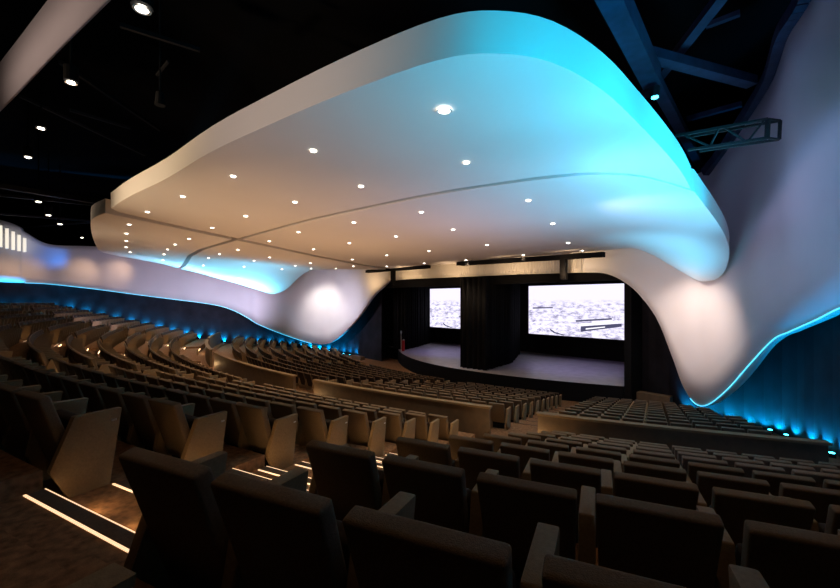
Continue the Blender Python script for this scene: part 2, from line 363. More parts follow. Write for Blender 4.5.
# ------------------------------------------------------------------ suspended ceiling clouds
def sstep(a, b, x):
    t = min(1, max(0, (x - a) / (b - a))); return t * t * (3 - 2 * t)
def cz(x, y):
    z = 9.7 - 0.056 * y
    if x > 0:
        t = min(1.03, max(0, (y - 11) / 9.4)); z -= 1.9 * sstep(13.6, 18.0, x) * (0.28 * t ** 1.5 + 0.72 * t ** 6)
    else:
        z -= 2.3 * sstep(12.6, 17.2, -x) * min(1.02, max(0, (y - 5.0) / 11.0)) ** 1.6
    return z
def cloud_slab(name, outline, label):
    poly = [Vector((p[0], p[1])) for p in outline]
    xs = [p.x for p in poly]; ys = [p.y for p in poly]
    def inside(x, y):
        c = False
        for i in range(len(poly)):
            a, b = poly[i], poly[i - 1]
            if (a.y > y) != (b.y > y) and x < (b.x - a.x) * (y - a.y) / (b.y - a.y) + a.x: c = not c
        return c
    pts = list(poly); n = len(poly); edges = [(i, (i + 1) % n) for i in range(n)]
    st = 0.6; x = min(xs) + st / 2
    while x < max(xs):
        y = min(ys) + st / 2
        while y < max(ys):
            if inside(x, y) and min((Vector((x, y)) - p).length for p in poly) > 0.28: pts.append(Vector((x, y)))
            y += st
        x += st
    vs, es, fs, *_ = delaunay_2d_cdt(pts, edges, [], 1, 1e-5)
    bm = bmesh.new(); H = 0.62
    bot = [bm.verts.new((v.x, v.y, cz(v.x, v.y))) for v in vs]; top = [bm.verts.new((v.x, v.y, cz(v.x, v.y) + H)) for v in vs]
    for f in fs:
        bm.faces.new([bot[i] for i in f]); bm.faces.new([top[i] for i in f][::-1])
    bm.edges.ensure_lookup_table()
    cnt = {}
    for f in fs:
        for i in range(len(f)): cnt.setdefault(frozenset((f[i], f[(i + 1) % len(f)])), []).append((f[i], f[(i + 1) % len(f)]))
    for k, v in cnt.items():
        if len(v) == 1:
            a, b = v[0]; bm.faces.new((bot[b], bot[a], top[a], top[b]))
    o = link(name, bm, 'cloud')
    for p in o.data.polygons: p.use_smooth = True
    o.data.set_sharp_from_angle(angle=R(40))
    tag(o, label, 'ceiling panel', 'suspended white ceiling panels')
    return o
rear_r = catmull([(0.75, 2.05), (3.6, 2.3), (7.0, 2.75), (10.4, 3.05), (13.3, 3.5), (15.4, 3.9), (16.9, 4.3), (17.6, 4.75), (18.1, 5.5), (18.35, 6.7), (18.4, 8.2), (18.4, 10.0), (18.35, 11.6), (18.25, 12.95)], 4)
lat_r = catmull([(18.25, 12.95), (17.6, 11.25), (16.9, 10.35), (16.0, 9.8), (14.4, 9.3), (11.9, 8.75), (7.9, 8.3), (5.0, 8.05), (-0.1, 7.9), (-1.75, 7.85)], 3)
long_a = [(-1.75, 7.85), (-0.9, 5.2), (-0.1, 3.1), (0.15, 2.4)]
cloud_slab('ceiling_cloud', [tuple(p[:2]) for p in rear_r] + [tuple(p[:2]) for p in lat_r[1:]] + long_a[1:], 'large white ceiling panel with a rounded right corner, nearest to the camera')
g = 0.24
lat_b = [(p[0] + 0.02, p[1] + g) for p in lat_r[::-1]]
side_b = catmull([(18.27, 13.2), (18.25, 14.8), (18.25, 16.8), (18.25, 18.3), (18.15, 19.3), (17.8, 20.15), (17.1, 20.6), (16.2, 20.85), (15.0, 21.2), (13.8, 21.5), (12.5, 21.6)], 4)
cloud_slab('ceiling_cloud', [tuple(p) for p in lat_b] + [tuple(p[:2]) for p in side_b] + [(6, 21.6), (0, 21.6), (-4.9, 21.6), (-4.6, 18), (-3.7, 14), (-2.6, 10.6)], 'white ceiling panel ahead of the near one, its right corner sweeping down beside the stage')
lc = catmull([(-0.55, 2.0), (-2.2, 1.75), (-3.8, 1.75), (-8.1, 2.1), (-13.5, 2.7), (-16.8, 3.2), (-18.9, 4.1), (-19.9, 5.6), (-20.2, 7.6)], 4)
lat_c = [(-20.15, 8.9), (-17.6, 8.7), (-13.1, 8.1), (-8.8, 7.7), (-6.1, 7.7), (-2.45, 7.75)]
cloud_slab('ceiling_cloud', [tuple(p[:2]) for p in lc] + lat_c + [(-1.62, 5.2), (-1.05, 3.6)], 'white ceiling panel over the far left seats, at the back edge')
lat_d = [(x, y + .3) for x, y in lat_c[::-1]]
side_d = catmull([(-20.05, 9.6), (-19.3, 11.7), (-18.3, 13.6), (-17.4, 15.4), (-16.7, 16.5), (-15.8, 17.2), (-14.4, 17.7), (-12.4, 18.4), (-9.8, 19.4)], 4)
cloud_slab('ceiling_cloud', lat_d + [tuple(p[:2]) for p in side_d] + [(-7.6, 20.6), (-5.6, 21.4), (-5.25, 18), (-4.35, 14), (-3.25, 10.6)], 'white ceiling panel at the far front left, its corner dipping in cyan light')

ORD = ['zeroth', 'first', 'second', 'third', 'fourth', 'fifth', 'sixth', 'seventh', 'eighth', 'ninth', 'tenth', 'eleventh', 'twelfth', 'thirteenth', 'fourteenth', 'fifteenth', 'sixteenth', 'seventeenth', 'eighteenth', 'nineteenth',
       'twentieth', 'twenty-first', 'twenty-second', 'twenty-third', 'twenty-fourth', 'twenty-fifth', 'twenty-sixth', 'twenty-seventh', 'twenty-eighth', 'twenty-ninth', 'thirtieth'] + ['%dth' % k for k in range(31, 60)]
_c, _s = math.cos(R(46.3)), math.sin(R(46.3))
# downlights in the clouds (plan positions on a regular grid that fans out)
DL = {'A': [(16.0, 5.4, 1), (12.4, 4.7), (11.1, 7.0), (14.7, 7.6), (8.9, 4.05), (5.2, 3.6), (1.3, 3.2), (7.8, 6.5), (4.1, 6.15), (0.2, 6.0)],
      'B': [(2.9, 9.1), (-1.0, 9.3), (-1.3, 12.2), (10.4, 10.2), (6.9, 9.6), (9.4, 13.1), (6.1, 12.6), (2.5, 12.3), (0.8, 16.3), (-3.0, 16.2), (4.4, 16.6), (0.2, 20.3), (-3.9, 20.1),
            (3.9, 20.6), (14.2, 11.3), (13.3, 14.6), (12.0, 18.6), (8.4, 16.9), (8.2, 20.7), (11.6, 21.0)],
      'C': [(-2.6, 3.1), (-5.8, 3.4), (-9.0, 3.8), (-12.3, 4.2), (-15.2, 4.8), (-4.4, 6.1), (-7.6, 6.1), (-10.7, 6.3), (-13.8, 6.7), (-16.8, 7.2)],
      'D': [(-6.2, 9.4), (-9.6, 9.3), (-12.9, 9.5), (-15.4, 9.8), (-7.8, 12.2), (-11.0, 12.3), (-14.0, 12.6), (-16.2, 12.9), (-8.0, 15.6), (-11.0, 15.8), (-13.4, 15.7), (-6.4, 18.6), (-9.4, 18.8), (-11.6, 17.6)]}
PN = {'A': 'near right ceiling panel', 'B': 'ceiling panel over the front right seats', 'C': 'far left rear ceiling panel', 'D': 'far front left ceiling panel'}
bm = bmesh.new(); add_cyl(bm, (0, 0, 0), 0.072, 0.02, 14); ml = bpy.data.meshes.new('lens'); bm.to_mesh(ml); bm.free(); ml.materials.append(M['led_white'])
bm = bmesh.new(); bmesh.ops.create_circle(bm, segments=18, radius=0.10); 
ret = bmesh.ops.create_circle(bm, segments=18, radius=0.072)
bmesh.ops.bridge_loops(bm, edges=bm.edges[:]); mr = bpy.data.meshes.new('trim_ring'); bm.to_mesh(mr); bm.free(); mr.materials.append(M['white'])
def downlight(x, y, z, label, group, power, color=(1.0, 0.70, 0.42), big=1.0, ang=80):
    t = empty('downlight', (x, y, z)); t.scale = (big, big, big); tag(t, label, 'ceiling light', group)
    a = bpy.data.objects.new('lens', ml); C.objects.link(a); a.parent = t; a.location = (0, 0, -0.012)
    b = bpy.data.objects.new('trim_ring', mr); C.objects.link(b); b.parent = t; b.location = (0, 0, -0.024)
    lamp('SPOT', (x, y, z - 0.08), (x, y + 0.001, 0), power, color, 0.08, ang, 0.7, 'downlight_beam')
for k in DL:
    for p in DL[k]:
        x, y = p[0], p[1]
        if len(p) == 3: downlight(x, y, cz(x, y) - 0.002, 'brightest downlight, close above the camera in the near ceiling panel', None, 220, big=1.5)
        else:
            rank = sorted(DL[k], key=lambda q: ((q[0] - 21) * _c + q[1] * _s) / (-(q[0] - 21) * _s + q[1] * _c)).index(p) + 1
            downlight(x, y, cz(x, y) - 0.002, 'small round downlight, %s from the left in the %s' % (ORD[rank], PN[k]), 'downlights in the ' + PN[k], 330 if k == 'A' else 260)

# ------------------------------------------------------------------ roof void: steel, pendants, bulkhead
def beam(name, label, a, b, wdt, m, hgt=None, cat='roof beam', group=None):
    bm = bmesh.new(); a_, b_ = Vector(a), Vector(b); add_bar(bm, (0, 0, 0), b_ - a_, wdt, hgt)
    return tag(link(name, bm, m, loc=a_), label, cat, group)
_c, _s = math.cos(R(46.3)), math.sin(R(46.3))
def onz(pxx, pyy, z):      # the point of a roof level z seen along a sight line of the survey photograph
    xx = (pxx - 420) / 397.0; zz = -(pyy - 300) / 397.0; t = (z - CAM.z) / zz
    return (CAM.x + (xx * _c - _s) * t, (xx * _s + _c) * t, z)
beam('roof_girder', 'thick dark blue steel girder crossing above the right ceiling panel', onz(596, -40, 13.0), onz(652, 78, 13.0), 0.5, 'bluelit_steel', 0.6)
beam('roof_girder', 'pale grey steel member dropping behind the cyan ceiling rim', onz(650, 72, 13.2), onz(704, 172, 13.2), 0.36, 'bluelit_steel', 0.3)
beam('roof_brace', 'slim slanted roof brace rising to the top of the frame', onz(742, -30, 14.2), onz(645, 95, 14.2), 0.30, 'bluelit_steel', 0.25)
beam('roof_brace', 'blue roof brace running level towards the right wall', onz(640, 52, 13.5), onz(752, 82, 13.5), 0.36, 'bluelit_steel', 0.3)
beam('roof_brace', 'short grey roof strut above the lattice bracket', onz(687, 119, 14.0), onz(742, 104, 14.0), 0.22, 'bluelit_steel', 0.2)
beam('roof_brace', 'small pale strut high between the blue braces', onz(706, 26, 15.0), onz(740, 13, 15.0), 0.18, 'bluelit_steel', 0.15)
rb = catmull([(17.1, 20.9, 11.4), (17.8, 20.3, 12.0), (18.8, 19.5, 13.2), (19.4, 18.1, 13.5), (19.7, 16.7, 13.5), (20.0, 15.2, 13.5), (20.5, 14.2, 13.8), (21.1, 13.2, 15.2), (22.3, 11.0, 16.6)], 6)
bm = bmesh.new()
for a, b in zip(rb, rb[1:]): add_bar(bm, a, b, 0.34, 0.34)
tag(link('wall_head_beam', bm, 'bluelit_steel'), 'dark blue curved beam capping the top of the right white wall', 'roof beam')
# lattice bracket
t0 = empty('lattice_bracket', (18.3, 10.6, 9.7)); tag(t0, 'black steel lattice bracket sticking out between ceiling rim and right wall', 'truss')
def ray(pxx, pyy, d):
    xx = (pxx - 420) / 397.0; return Vector((CAM.x + (xx * _c - _s) * d, (xx * _s + _c) * d, CAM.z - (pyy - 300) / 397.0 * d))
A1, A2 = ray(675, 136, 9.8), ray(768, 119, 8.8); B1, B2 = ray(688, 150, 9.8), ray(767, 138, 8.8)
off = Vector((0.18, 0.3, 0))
for nm, a, b, wd in (('chord', A1, A2, .06), ('chord', B1, B2, .06), ('chord', A1 + off, A2 + off, .05), ('chord', B1 + off, B2 + off, .05), ('end_post', A2, B2, .07), ('end_post', A2 + off, B2 + off, .05),
                     ('lattice_bar', A1.lerp(A2, .55), B1.lerp(B2, .75), .035), ('lattice_bar', B1.lerp(B2, .78), A1.lerp(A2, .97), .035), ('lattice_bar', A2, A2 + off, .04), ('lattice_bar', B2, B2 + off, .04),
                     ('lattice_bar', B1.lerp(B2, .3), A1.lerp(A2, .5), .035), ('lattice_bar', A1.lerp(A2, .1), B1.lerp(B2, .3), .035)):
    bm = bmesh.new(); add_bar(bm, a - t0.location, b - t0.location, wd); link(nm, bm, 'steel', t0)
# small blue lamp on the girder
lamp_o = empty('roof_lamp', onz(655, 92, 12.4)); tag(lamp_o, 'small cyan lamp head clamped on the roof girder', 'stage lamp')
bm = bmesh.new(); add_cyl(bm, (0, 0, 0), 0.14, 0.3, 12); link('housing', bm, 'steel', lamp_o)
bm = bmesh.new(); add_cyl(bm, (0, 0, -0.17), 0.10, 0.03, 12); link('lens', bm, 'led_blue', lamp_o)

# white curved bulkhead crossing the top left corner
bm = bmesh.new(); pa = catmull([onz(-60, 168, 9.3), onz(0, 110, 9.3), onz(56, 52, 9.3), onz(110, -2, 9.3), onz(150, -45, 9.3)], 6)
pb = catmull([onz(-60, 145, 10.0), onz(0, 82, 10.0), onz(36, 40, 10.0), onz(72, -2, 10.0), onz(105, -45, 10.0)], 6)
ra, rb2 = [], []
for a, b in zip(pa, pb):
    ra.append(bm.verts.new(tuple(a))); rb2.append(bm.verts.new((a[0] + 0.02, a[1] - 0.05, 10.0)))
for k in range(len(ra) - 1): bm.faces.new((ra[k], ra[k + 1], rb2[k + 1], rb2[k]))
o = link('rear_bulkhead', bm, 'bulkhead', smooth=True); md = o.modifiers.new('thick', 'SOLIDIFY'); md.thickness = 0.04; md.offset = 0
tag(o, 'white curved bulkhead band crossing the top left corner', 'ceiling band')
lamp('SPOT', (15.6, 0.9, 6.6), (13.6, -0.6, 9.7), 3, (0.8, 0.66, 0.8), 0.2, 120, 1.0, 'bulkhead_washer')

# pendants in the black void at the left: one bright warm, then a receding row
for pxx, pyy, z, big, lab in ((142, 8, 13.0, 2.0, 'bright warm downlight in the black ceiling, top left'), (71, 82, 12.5, 1.5, 'white downlight in the black ceiling, below the curved band'),
                              (41, 128, 12.5, 1.5, 'second white downlight in the black ceiling left of the rim'), (28, 157, 12.5, 1.5, 'third white downlight in the black ceiling left'),
                              (38.5, 201.5, 12.3, 1.9, 'downlight beneath the dark catwalk, leftmost of the low row'), (48.5, 215, 12.2, 1.9, 'downlight second in the low row under the catwalk'),
                              (60, 224, 12.1, 1.9, 'downlight third in the low row under the catwalk'), (82, 237.5, 12.0, 1.6, 'downlight nearest the top of the far left wall')):
    x, y, z = onz(pxx, pyy, z)
    downlight(x, y, z, lab, None, 60, WARM, big)
    bm = bmesh.new(); add_cyl(bm, (0, 0, 0.16), 0.12, 0.3, 14); add_cyl(bm, (0, 0, (17.0 - z) / 2 / big), 0.02, (17.0 - z) / big, 6)
    ho = link('housing', bm, 'black', bpy.data.objects[[q.name for q in C.objects if q.name.startswith('downlight') and q.type == 'EMPTY'][-1]])
# catwalks and pipes
for k, (x0, y0, x1, y1, z, wd, lab) in enumerate(((-30, 181, 118, 205, 12.6, .30, 'upper dark catwalk rail in the roof void at left'), (-30, 192, 118, 207, 12.6, .18, 'lower dark catwalk rail in the roof void at left'),
        (-10, 213, 104, 222, 12.5, .14, 'thin grey pipe under the catwalk, far left'), (-10, 230, 96, 222, 12.4, .12, 'thin bluish pipe near the far left wall top'),
        (20, 96, 145, 155, 13.5, .10, 'faint conduit sloping through the dark roof at left'), (60, 62, 160, 130, 14.0, .12, 'faint dark pipe behind the first white downlight'),
        (70, 110, 130, 128, 13.0, .10, 'short faint pipe in the dark roof at left'), (120, 25, 200, 50, 14.0, .12, 'dark beam beside the bright warm downlight'))):
    beam('roof_pipe', lab, onz(x0, y0, z), onz(x1, y1, z), wd, 'steel', cat='roof pipe', group='pipes and rails in the roof void')
x, y, z = onz(160, 99, 12.6)
pj = empty('hanging_spotlight', (x, y, z)); tag(pj, 'small grey spotlight hanging in the dark roof left of the rim', 'stage lamp')
bm = bmesh.new(); add_cyl(bm, (0, 0, 0), .16, .42, 12, .12); link('housing', bm, 'steel', pj)
bm = bmesh.new(); add_bar(bm, (0, 0, .2), (0, 0, 17.0 - z), .05); add_bar(bm, (-.5, 0, 1.0), (.7, 0.1, 1.0), .07); link('hanger', bm, 'steel', pj)

# black lighting bars below the clouds in front of the fascia
def lightbar(name, label, a, b, hang, drop, cross=False):
    t = empty(name, a); tag(t, label, 'lighting bar'); a = Vector(a); b = Vector(b)
    bm = bmesh.new(); add_bar(bm, (0, 0, 0), b - a, .34, .26); link('bar', bm, 'black', t)
    h = a.lerp(b, hang) - a
    bm = bmesh.new(); add_box(bm, h.x - .16, h.x + .16, h.y - .16, h.y + .16, h.z - drop, h.z - .05, .02); link('hanging_unit', bm, 'black', t)
    if cross:
        bm = bmesh.new(); h2 = a.lerp(b, .22) - a; add_bar(bm, h2 + Vector((-.9, .5, .12)), h2 + Vector((.7, -.4, .12)), .16); link('cross_bar', bm, 'black', t)
    for q in (.12, .88):
        g_ = (b - a) * q; bm = bmesh.new(); add_bar(bm, g_, g_ + Vector((0, 0, 0.42)), .04); link('hanger', bm, 'steel', t)
lightbar('lighting_bar', 'black lighting bar with a hanging unit above the left screen', ray(367, 271.5, 36.5), ray(429, 266.5, 30.0), .47, 1.3, True)
lightbar('lighting_bar', 'long black lighting bar hung above the right screen', ray(458, 264, 27.5), ray(604, 254.5, 20.3), .78, 1.25)
# ------------------------------------------------------------------ stage
def front_y(x): return 20.9 + (x - 2.5) ** 2 / (28.0 if x < 2.5 else 45.0)
bm = bmesh.new(); xs = np.linspace(-8.9, 12.9, 40)
out = [(x, front_y(x)) for x in xs] + [(12.9, 32.45), (-10.5, 32.45), (-10.5, 25.6)]
add_prism(bm, out, -0.3, 1.1, lambda a, p: (p[0], p[1], a))
bm.faces.ensure_lookup_table()
me = bpy.data.meshes.new('stage'); bmesh.ops.recalc_face_normals(bm, faces=bm.faces)
for f in bm.faces: f.material_index = 0 if f.normal.z > .5 else 1
bm.to_mesh(me); bm.free(); stg = link('stage', me, ['stage', 'black']); tag(stg, 'curved black-fronted stage with a pale floor below the two screens', 'stage')
for nm, a in (('stage_wall_back', (-13.2, 13.2, 32.5, 32.8, 0, 9.5)), ('stage_wall_left', (-10.9, -10.54, 24.2, 32.45, 0, 9.5)), ('stage_wall_right', (12.94, 13.3, 23.3, 32.45, 0, 9.5)),
              ('stage_ceiling', (-10.9, 13.2, 22.3, 32.4, 8.6, 8.8)), ('stage_header', (-8.9, 13.2, 22.7, 22.95, 6.95, 9.0))):
    bm = bmesh.new(); add_box(bm, *a); tag(link(nm, bm, 'black'), kind='structure')

def curtain(name, label, path, z0, z1, amp=0.13, wl=0.42, m='drape'):
    P = [np.array(p, float) for p in path]; bm = bmesh.new(); pts = []; s = 0
    for p, q in zip(P, P[1:]):
        L = np.linalg.norm(q - p); n = max(2, int(L / 0.05)); d = (q - p) / L; nr = np.array((-d[1], d[0]))
        for k in range(n):
            ss = s + L * k / n
            pts.append(p + (q - p) * k / n + nr * amp * (math.sin(ss * 2 * math.pi / wl) + 0.35 * math.sin(ss * 2 * math.pi / (wl * 2.7) + 1)))
        s += L
    lo = [bm.verts.new((p[0], p[1], z0)) for p in pts]; mi = [bm.verts.new((p[0], p[1], (z0 + z1) / 2)) for p in pts]; hi = [bm.verts.new((p[0], p[1], z1)) for p in pts]
    for k in range(len(pts) - 1):
        bm.faces.new((lo[k], lo[k + 1], mi[k + 1], mi[k])); bm.faces.new((mi[k], mi[k + 1], hi[k + 1], hi[k]))
    o = link(name, bm, m, smooth=True); md = o.modifiers.new('thick', 'SOLIDIFY'); md.thickness = 0.02
    return tag(o, label, 'curtain')
curtain('stage_curtain', 'black pleated curtain dividing the stage between the two screens', [(2.65, 21.45), (4.6, 21.7), (4.1, 25.5), (1.5, 30.8)], 1.12, 7.42)
curtain('stage_curtain', 'black pleated curtain at the left of the left screen', [(-8.9, 24.9), (-7.5, 25.2), (-8.3, 27.5), (-9.9, 30.9)], 1.12, 8.5)
# screens
def screen_mat():
    m = bpy.data.materials.new('aerial_picture'); m.use_nodes = True; nt = m.node_tree; nt.nodes.clear()
    out = nt.nodes.new('ShaderNodeOutputMaterial'); em = nt.nodes.new('ShaderNodeEmission'); em.inputs['Strength'].default_value = 1.25
    tc = nt.nodes.new('ShaderNodeTexCoord'); sep = nt.nodes.new('ShaderNodeSeparateXYZ'); nt.links.new(tc.outputs['Object'], sep.inputs[0])
    mp = nt.nodes.new('ShaderNodeMapping'); mp.inputs['Scale'].default_value = (1.1, 1, 3.0); nt.links.new(tc.outputs['Object'], mp.inputs[0])
    n = nt.nodes.new('ShaderNodeTexNoise'); n.inputs['Scale'].default_value = 1.3; n.inputs['Detail'].default_value = 8; n.inputs['Roughness'].default_value = .75
    nt.links.new(mp.outputs[0], n.inputs['Vector'])
    r = nt.nodes.new('ShaderNodeValToRGB'); r.color_ramp.elements[0].position = .38; r.color_ramp.elements[0].color = (.22, .20, .36, 1)
    r.color_ramp.elements[1].position = .53; r.color_ramp.elements[1].color = (.86, .82, 1.0, 1)
    nt.links.new(n.outputs['Fac'], r.inputs[0])
    # pale sky above the horizon of the picture
    mr_ = nt.nodes.new('ShaderNodeMapRange'); mr_.inputs[1].default_value = 2.6; mr_.inputs[2].default_value = 3.05; nt.links.new(sep.outputs['Z'], mr_.inputs[0])
    mx = nt.nodes.new('ShaderNodeMix'); mx.data_type = 'RGBA'; nt.links.new(mr_.outputs[0], mx.inputs[0]); nt.links.new(r.outputs[0], mx.inputs[6]); mx.inputs[7].default_value = (.82, .78, 1, 1)
    nt.links.new(mx.outputs[2], em.inputs['Color']); nt.links.new(em.outputs[0], out.inputs[0]); return m
M['picture'] = screen_mat(); M['picture_dark'] = mat('picture_dark', (0, 0, 0), emit=(.08, .08, .16), estr=1.0); M['picture_white'] = mat('picture_white', (0, 0, 0), emit=(.95, .93, 1), estr=1.3)
def poly(bm, pts, mi, y=-0.012):
    f = bm.faces.new([bm.verts.new((x, y, z)) for x, z in pts]); f.material_index = mi
for x0, lab in ((2.2, 'large lit screen showing a pale aerial city view, right of the curtain'), (-10.2, 'lit screen partly hidden behind the central curtain, left side of stage')):
    t = empty('projection_screen', (x0, 31.3, 2.9)); tag(t, lab, 'screen')
    bm = bmesh.new(); add_box(bm, -.12, 8.12, .06, .2, -.12, 4.32); link('frame', bm, 'black', t)
    bm = bmesh.new(); poly(bm, [(0, 0), (8, 0), (8, 4.2), (0, 4.2)], 0, 0.0)
    # long buildings with dark facades and a curving road
    for q, mi in (([(4.3, 1.20), (7.1, 1.48), (7.1, 1.60), (4.3, 1.34)], 1), ([(4.7, .42), (7.8, .98), (7.8, 1.22), (4.7, .86)], 1), ([(4.7, .88), (7.8, 1.24), (7.6, 1.40), (4.5, 1.06)], 2),
                  ([(5.1, .62), (6.6, .86), (6.6, .94), (5.1, .72)], 2), ([(2.0, .45), (2.4, .18), (3.3, .02), (3.3, .10), (2.5, .28), (2.1, .52)], 1), ([(0.2, 1.0), (3.6, 1.35), (3.6, 1.30), (.2, .92)], 2),
                  ([(0.4, 2.2), (2.3, 2.28), (2.3, 2.38), (.4, 2.32)], 1 if x0 > 0 else 2), ([(0.3, .3), (1.8, 1.15), (1.9, 1.1), (.5, .22)], 2)):
        poly(bm, q, mi, -0.012 - 0.002 * mi)
    link('picture', bm, ['picture', 'picture_dark', 'picture_white'], t)
for x in (-6.2, 6.2):
    pass
bm = bmesh.new(); add_cyl(bm, (0, 0, .8), .03, 1.6, 8); add_cyl(bm, (0, 0, .02), .22, .04, 12); add_box(bm, -.06, .06, -.06, .06, 1.6, 1.85, .02)
tag(link('microphone_stand', bm, 'silver', loc=(-7.5, 24.75, 1.1)), 'slim pale stand at the left edge of the stage', 'stand')
fe = empty('fire_extinguisher', (-6.9, 24.5, 1.1)); tag(fe, 'red cylinder standing at the stage left edge by the curtain', 'fire extinguisher')
bm = bmesh.new(); add_cyl(bm, (0, 0, .5), .14, 1.0, 14); link('body', bm, 'red', fe)
bm = bmesh.new(); add_cyl(bm, (0, 0, 1.05), .05, .12, 10); add_bar(bm, (0, 0, 1.1), (.18, 0, 1.05), .04); link('valve', bm, 'silver', fe)
# narrow upright pale strip on a thin pole beside the left screen
bm = bmesh.new(); add_box(bm, -.05, .05, -.02, .02, 3.9, 5.3, .01); add_box(bm, -.02, .02, -.02, .02, 0, 3.9); add_box(bm, -.3, .3, -.2, .2, 0, .04); tag(link('pale_side_strip', bm, 'stage', loc=(0.2, 26.5, 1.1)), 'narrow upright pale strip on a pole beside the left screen', 'light panel')
# low blocks added in place of warm-lit floor patches at the stage corners
bm = bmesh.new(); add_box(bm, -.8, .8, -.25, .25, 0, .85, .02); tag(link('lit_floor_block', bm, 'rail', loc=(14.3, 23.75, 0.0)), 'low block in place of warm-lit floor under the right white wall tip', 'box')
bm = bmesh.new(); add_box(bm, -.8, .8, -.25, .25, 0, .35, .02); tag(link('lit_floor_block', bm, 'rail', loc=(-11.6, 22.7, 0.0)), 'low block in place of reddish lit floor at the left stage corner', 'box')
# blue floor uplights along the two side walls
bm = bmesh.new(); add_box(bm, -.09, .09, -.09, .09, 0, .12, .01); mu = bpy.data.meshes.new('housing'); bm.to_mesh(mu); bm.free(); mu.materials.append(M['black'])
bm = bmesh.new(); add_cyl(bm, (0, 0, .125), .065, .02, 12); mlens = bpy.data.meshes.new('lens'); bm.to_mesh(mlens); bm.free(); mlens.materials.append(M['led_blue'])
def floor_z(x, y):
    u = RC - math.hypot(x, CY - y)
    z = 4.9
    for (uu, zz) in prof:
        if uu <= u: z = zz
    return z
for side in (1, -1):
    path = catmull([(side * x, y) for x, y in (WALLR if side > 0 else WALLP)[1:]], 6); acc = 0; nxt = 0.2; cnt_ = 0
    for p, q in zip(path, path[1:]):
        L = np.linalg.norm(q - p)
        while acc + L > nxt:
            pt = p + (q - p) * ((nxt - acc) / L); nxt += 1.1
            if pt[1] < (-6 if side < 0 else 7): continue
            x, y = pt[0] - side * 0.22, pt[1] - (0.25 if pt[1] > 21 else 0.05)
            if pt[1] > 22: x, y = pt[0], pt[1] - .35
            z = z_left(RC - math.hypot(x, CY - y)) if side < 0 and RC - math.hypot(x, CY - y) < 10.9 else floor_z(x, y)
            t = empty('floor_uplight', (x, y, z)); sn = 'right' if side > 0 else 'left'; cnt_ += 1
            tag(t, 'small cyan floor uplight, %s from the stage at the foot of the %s dark wall' % (ORD[cnt_], sn), 'uplight', 'cyan uplights along the %s wall' % sn)
            for nm, me_ in (('housing', mu), ('lens', mlens)):
                o = bpy.data.objects.new(nm, me_); C.objects.link(o); o.parent = t
            lamp('SPOT', (x, y, z + .16), (x + side * .9, y + .1, z + 1.6), 400 if side > 0 else 1100, (0.0, 0.42, 1.0), .05, 110, 1.0, 'uplight_beam')
        acc += L

# ------------------------------------------------------------------ barriers at the cross aisle
UB = 11.5
def arc_box(bm, u0, u1, t0, t1, z0, z1, step=R(1.0)):
    n = max(1, int(abs(t1 - t0) / step)); prev = None
    for k in range(n + 1):
        t = t0 + (t1 - t0) * k / n
        cur = [bm.verts.new(pol(u, t, z)) for u, z in ((u0, z0), (u1, z0), (u1, z1), (u0, z1))]
        if prev:
            for j in range(4): bm.faces.new((prev[j], prev[(j + 1) % 4], cur[(j + 1) % 4], cur[j]))
        else: bm.faces.new(cur)
        prev = cur
    bm.faces.new(prev[::-1])
def lim_wall(u, side, margin):
    t = 0.0
    while t < R(60):
        x, y, _ = pol(u, side * t)
        if abs(x) > wall_x(y, side) - margin: return side * t
        t += R(0.1)
    return side * t
BT = []
names = ['far', 'left', 'middle', 'near']
segs = [(lim_wall(UB, -1, .9), aisle_theta(UB, -15.9, -.7), 'far left barrier wall beside the dark side wall'),
        (aisle_theta(UB, -15.9, .7), aisle_theta(UB, -6.4, -.7), 'barrier wall left of the leftmost lit aisle gap'),
        (aisle_theta(UB, -6.4, .7), aisle_theta(UB, 6.4, -.7), 'barrier wall between the two left aisle gaps, in mid hall'),
        (aisle_theta(UB, 6.4, .7), aisle_theta(UB, 15.9, -.7), 'long curved barrier wall ending at the near lit aisle'),
        (aisle_theta(UB, 15.9, .7), lim_wall(UB, 1, 1.9), 'curved barrier wall right of the near aisle, in front of the right seats')]
for a, b, lab in segs:
    t = empty('barrier_wall', (0, 0, 0)); tag(t, lab, 'barrier', 'low curved barrier walls of the cross aisle')
    bm = bmesh.new(); arc_box(bm, UB, UB + .12, a, b, 1.42, 2.64); link('panel', bm, 'rail', t)
    bm = bmesh.new(); arc_box(bm, UB - .05, UB + .17, a - R(.05), b + R(.05), 2.64, 2.70); link('cap_rail', bm, 'panel', t)
for phi in (15.9, 6.4, -6.4, -15.9):
    for u, d, pw in ((UB - .25, .62, 15),):
        x, y, _ = pol(u, aisle_theta(u, phi, d))
        lamp('POINT', (x, y, 1.95), None, pw, AMBER, .05, name='barrier_end_light')

